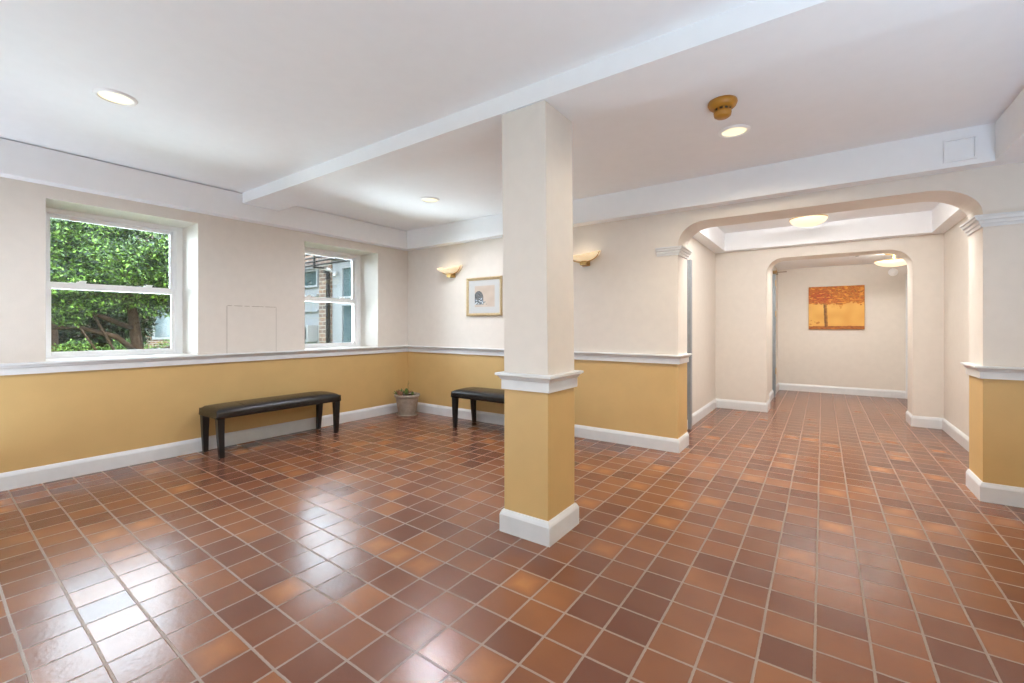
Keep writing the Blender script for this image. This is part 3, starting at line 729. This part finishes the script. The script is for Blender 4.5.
# brick wing seen through the second window
def brick_mat():
    m = bpy.data.materials.new('tan_brick'); m.use_nodes = True
    b = m.node_tree.nodes['Principled BSDF']; b.inputs['Roughness'].default_value = .85
    geo = N(m, 'NewGeometry'); sp = N(m, 'SeparateXYZ'); L(m, geo.outputs['Position'], sp.inputs[0])
    ad = N(m, 'Math'); ad.operation = 'ADD'; L(m, sp.outputs['X'], ad.inputs[0]); L(m, sp.outputs['Y'], ad.inputs[1])
    cv = N(m, 'CombineXYZ'); L(m, ad.outputs[0], cv.inputs[0]); L(m, sp.outputs['Z'], cv.inputs[1])
    br = N(m, 'TexBrick'); L(m, cv.outputs[0], br.inputs['Vector'])
    br.inputs['Scale'].default_value = 1; br.inputs['Brick Width'].default_value = .22; br.inputs['Row Height'].default_value = .095; br.inputs['Mortar Size'].default_value = .012
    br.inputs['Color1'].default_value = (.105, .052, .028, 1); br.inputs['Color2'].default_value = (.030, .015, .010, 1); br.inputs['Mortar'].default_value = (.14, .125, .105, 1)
    L(m, br.outputs['Color'], b.inputs['Base Color']); return m
M['brick'] = brick_mat()
M['extwhite'] = mat('grey_white_painted_panel', (.105, .108, .112, 1), .6, noise=.06)  # white paint darkened to grey, its shade put into the colour
M['extglass'] = mat('dark_window_glass', (.03, .045, .05, 1), .12, noise=.3, nscale=2)
M['iron'] = mat('black_iron', (.006, .006, .006, 1), .7, spec=.1)
M['acgrey'] = mat('air_conditioner_case', (.13, .13, .13, 1), .5)
FY = 6.0
r = empty('brick_wing', (0, FY, GZ), 'brick wing of the building with white window bays seen through the second window', 'building')
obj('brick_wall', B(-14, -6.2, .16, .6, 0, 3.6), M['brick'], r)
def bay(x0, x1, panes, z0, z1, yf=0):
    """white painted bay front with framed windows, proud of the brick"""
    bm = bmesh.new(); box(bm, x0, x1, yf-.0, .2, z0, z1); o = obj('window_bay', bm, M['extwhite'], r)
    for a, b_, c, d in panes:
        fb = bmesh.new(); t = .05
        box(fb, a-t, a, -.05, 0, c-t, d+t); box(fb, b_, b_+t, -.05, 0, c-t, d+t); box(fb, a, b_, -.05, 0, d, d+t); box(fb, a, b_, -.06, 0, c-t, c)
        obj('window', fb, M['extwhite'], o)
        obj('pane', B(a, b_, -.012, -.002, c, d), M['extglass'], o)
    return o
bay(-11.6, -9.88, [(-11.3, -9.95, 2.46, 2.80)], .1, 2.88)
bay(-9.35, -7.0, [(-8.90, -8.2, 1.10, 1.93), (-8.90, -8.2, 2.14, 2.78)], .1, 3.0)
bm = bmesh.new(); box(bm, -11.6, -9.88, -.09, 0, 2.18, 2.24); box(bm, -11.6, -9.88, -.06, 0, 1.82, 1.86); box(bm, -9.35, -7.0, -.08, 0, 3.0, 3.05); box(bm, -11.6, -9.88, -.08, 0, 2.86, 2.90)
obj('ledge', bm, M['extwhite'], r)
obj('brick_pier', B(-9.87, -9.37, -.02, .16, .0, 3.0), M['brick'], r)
tag(r, None, None)
r2 = empty('air_conditioner', (-10.22, FY-.001, 1.045), 'grey air conditioner box set in the white bay low in the second window view', 'air conditioner')
bm = bmesh.new(); box(bm, -.27, .27, -.26, 0, -.20, .20); obj('case', bm, M['acgrey'], r2, bevel=.01)
bm = bmesh.new()
for k in range(3): box(bm, -.22+.15*k, -.09+.15*k, -.263, -.255, -.14, .15)
obj('grille', bm, M['iron'], r2)
r3 = empty('drainpipe', (-9.405, FY-.08, GZ), 'black iron drainpipe running up beside the brick pier outside the second window', 'drainpipe')
bm = bmesh.new(); tube(bm, [(0, 0, 0), (0, 0, 2.70), (-.04, 0, 2.74), (-.12, 0, 2.745)], .045, 12); obj('pipe', bm, M['iron'], r3, smooth=True)
for z in (.9, 1.9, 2.55):
    bm = bmesh.new(); lathe(bm, [(.045, z), (.058, z+.005), (.058, z+.05), (.045, z+.055)], 14); obj('collar', bm, M['iron'], r3)
r4 = empty('fire_escape', (-9.6, FY, 2.77), 'black iron fire escape railing across the brick above the bays outside the second window', 'fire escape')
for k in range(5):
    bm = bmesh.new(); tube(bm, [(-1.6, -.35, -.16+.088*k), (1.7, -.35, -.16+.088*k)], .020, 8); obj('rail', bm, M['iron'], r4, smooth=True)
for x in (-1.55, -.75, .08, 1.65):
    bm = bmesh.new(); box(bm, x-.02, x+.02, -.372, -.328, -.22, .26); box(bm, x-.02, x+.02, -.34, -.12, -.22, -.18); obj('post', bm, M['iron'], r4)
r5 = empty('security_light', (-9.12, FY-.075, 2.44), 'white twin-head security light on the bay outside the second window', 'security light')
bm = bmesh.new(); lathe(bm, [(0, -.03), (.05, -.03), (.05, .03), (0, .03)], 16); obj('base', bm, M['acgrey'], r5)
for dx, dz in ((-.1, .08), (.13, -.09)):
    bm = bmesh.new(); tube(bm, [(0, -.03, 0), (dx*.6, -.08, dz*.5)], .012, 6); tube(bm, [(dx*.5, -.06, dz*.5), (dx*1.3, -.14, dz*1.0)], [.022, .04], 12)
    obj('lamp_head', bm, M['acgrey'], r5, smooth=True)

rh = empty('brick_house', (-24, 6, GZ), 'distant brick house glimpsed between the trees through the left window', 'house')
obj('wall', B(-6, 0, -6, 5, 0, 4.6), M['brick'], rh)
bm = bmesh.new()
vs = [bm.verts.new(p) for p in ((-6.3, -6.3, 4.6), (.3, -6.3, 4.6), (-3, -6.3, 6.2), (-6.3, 5.3, 4.6), (.3, 5.3, 4.6), (-3, 5.3, 6.2))]
for f in ((0, 1, 2), (5, 4, 3), (0, 2, 5, 3), (1, 4, 5, 2), (0, 3, 4, 1)): bm.faces.new([vs[i] for i in f])
obj('roof', bm, M['bark'], rh)
for y in (-4.5, -2.4, -1.2, .7, 2.6):
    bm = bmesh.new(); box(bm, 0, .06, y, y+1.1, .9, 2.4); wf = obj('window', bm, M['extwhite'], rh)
    obj('pane', B(.06, .07, y+.1, y+1.0, 1.0, 2.3), M['extglass'], wf)
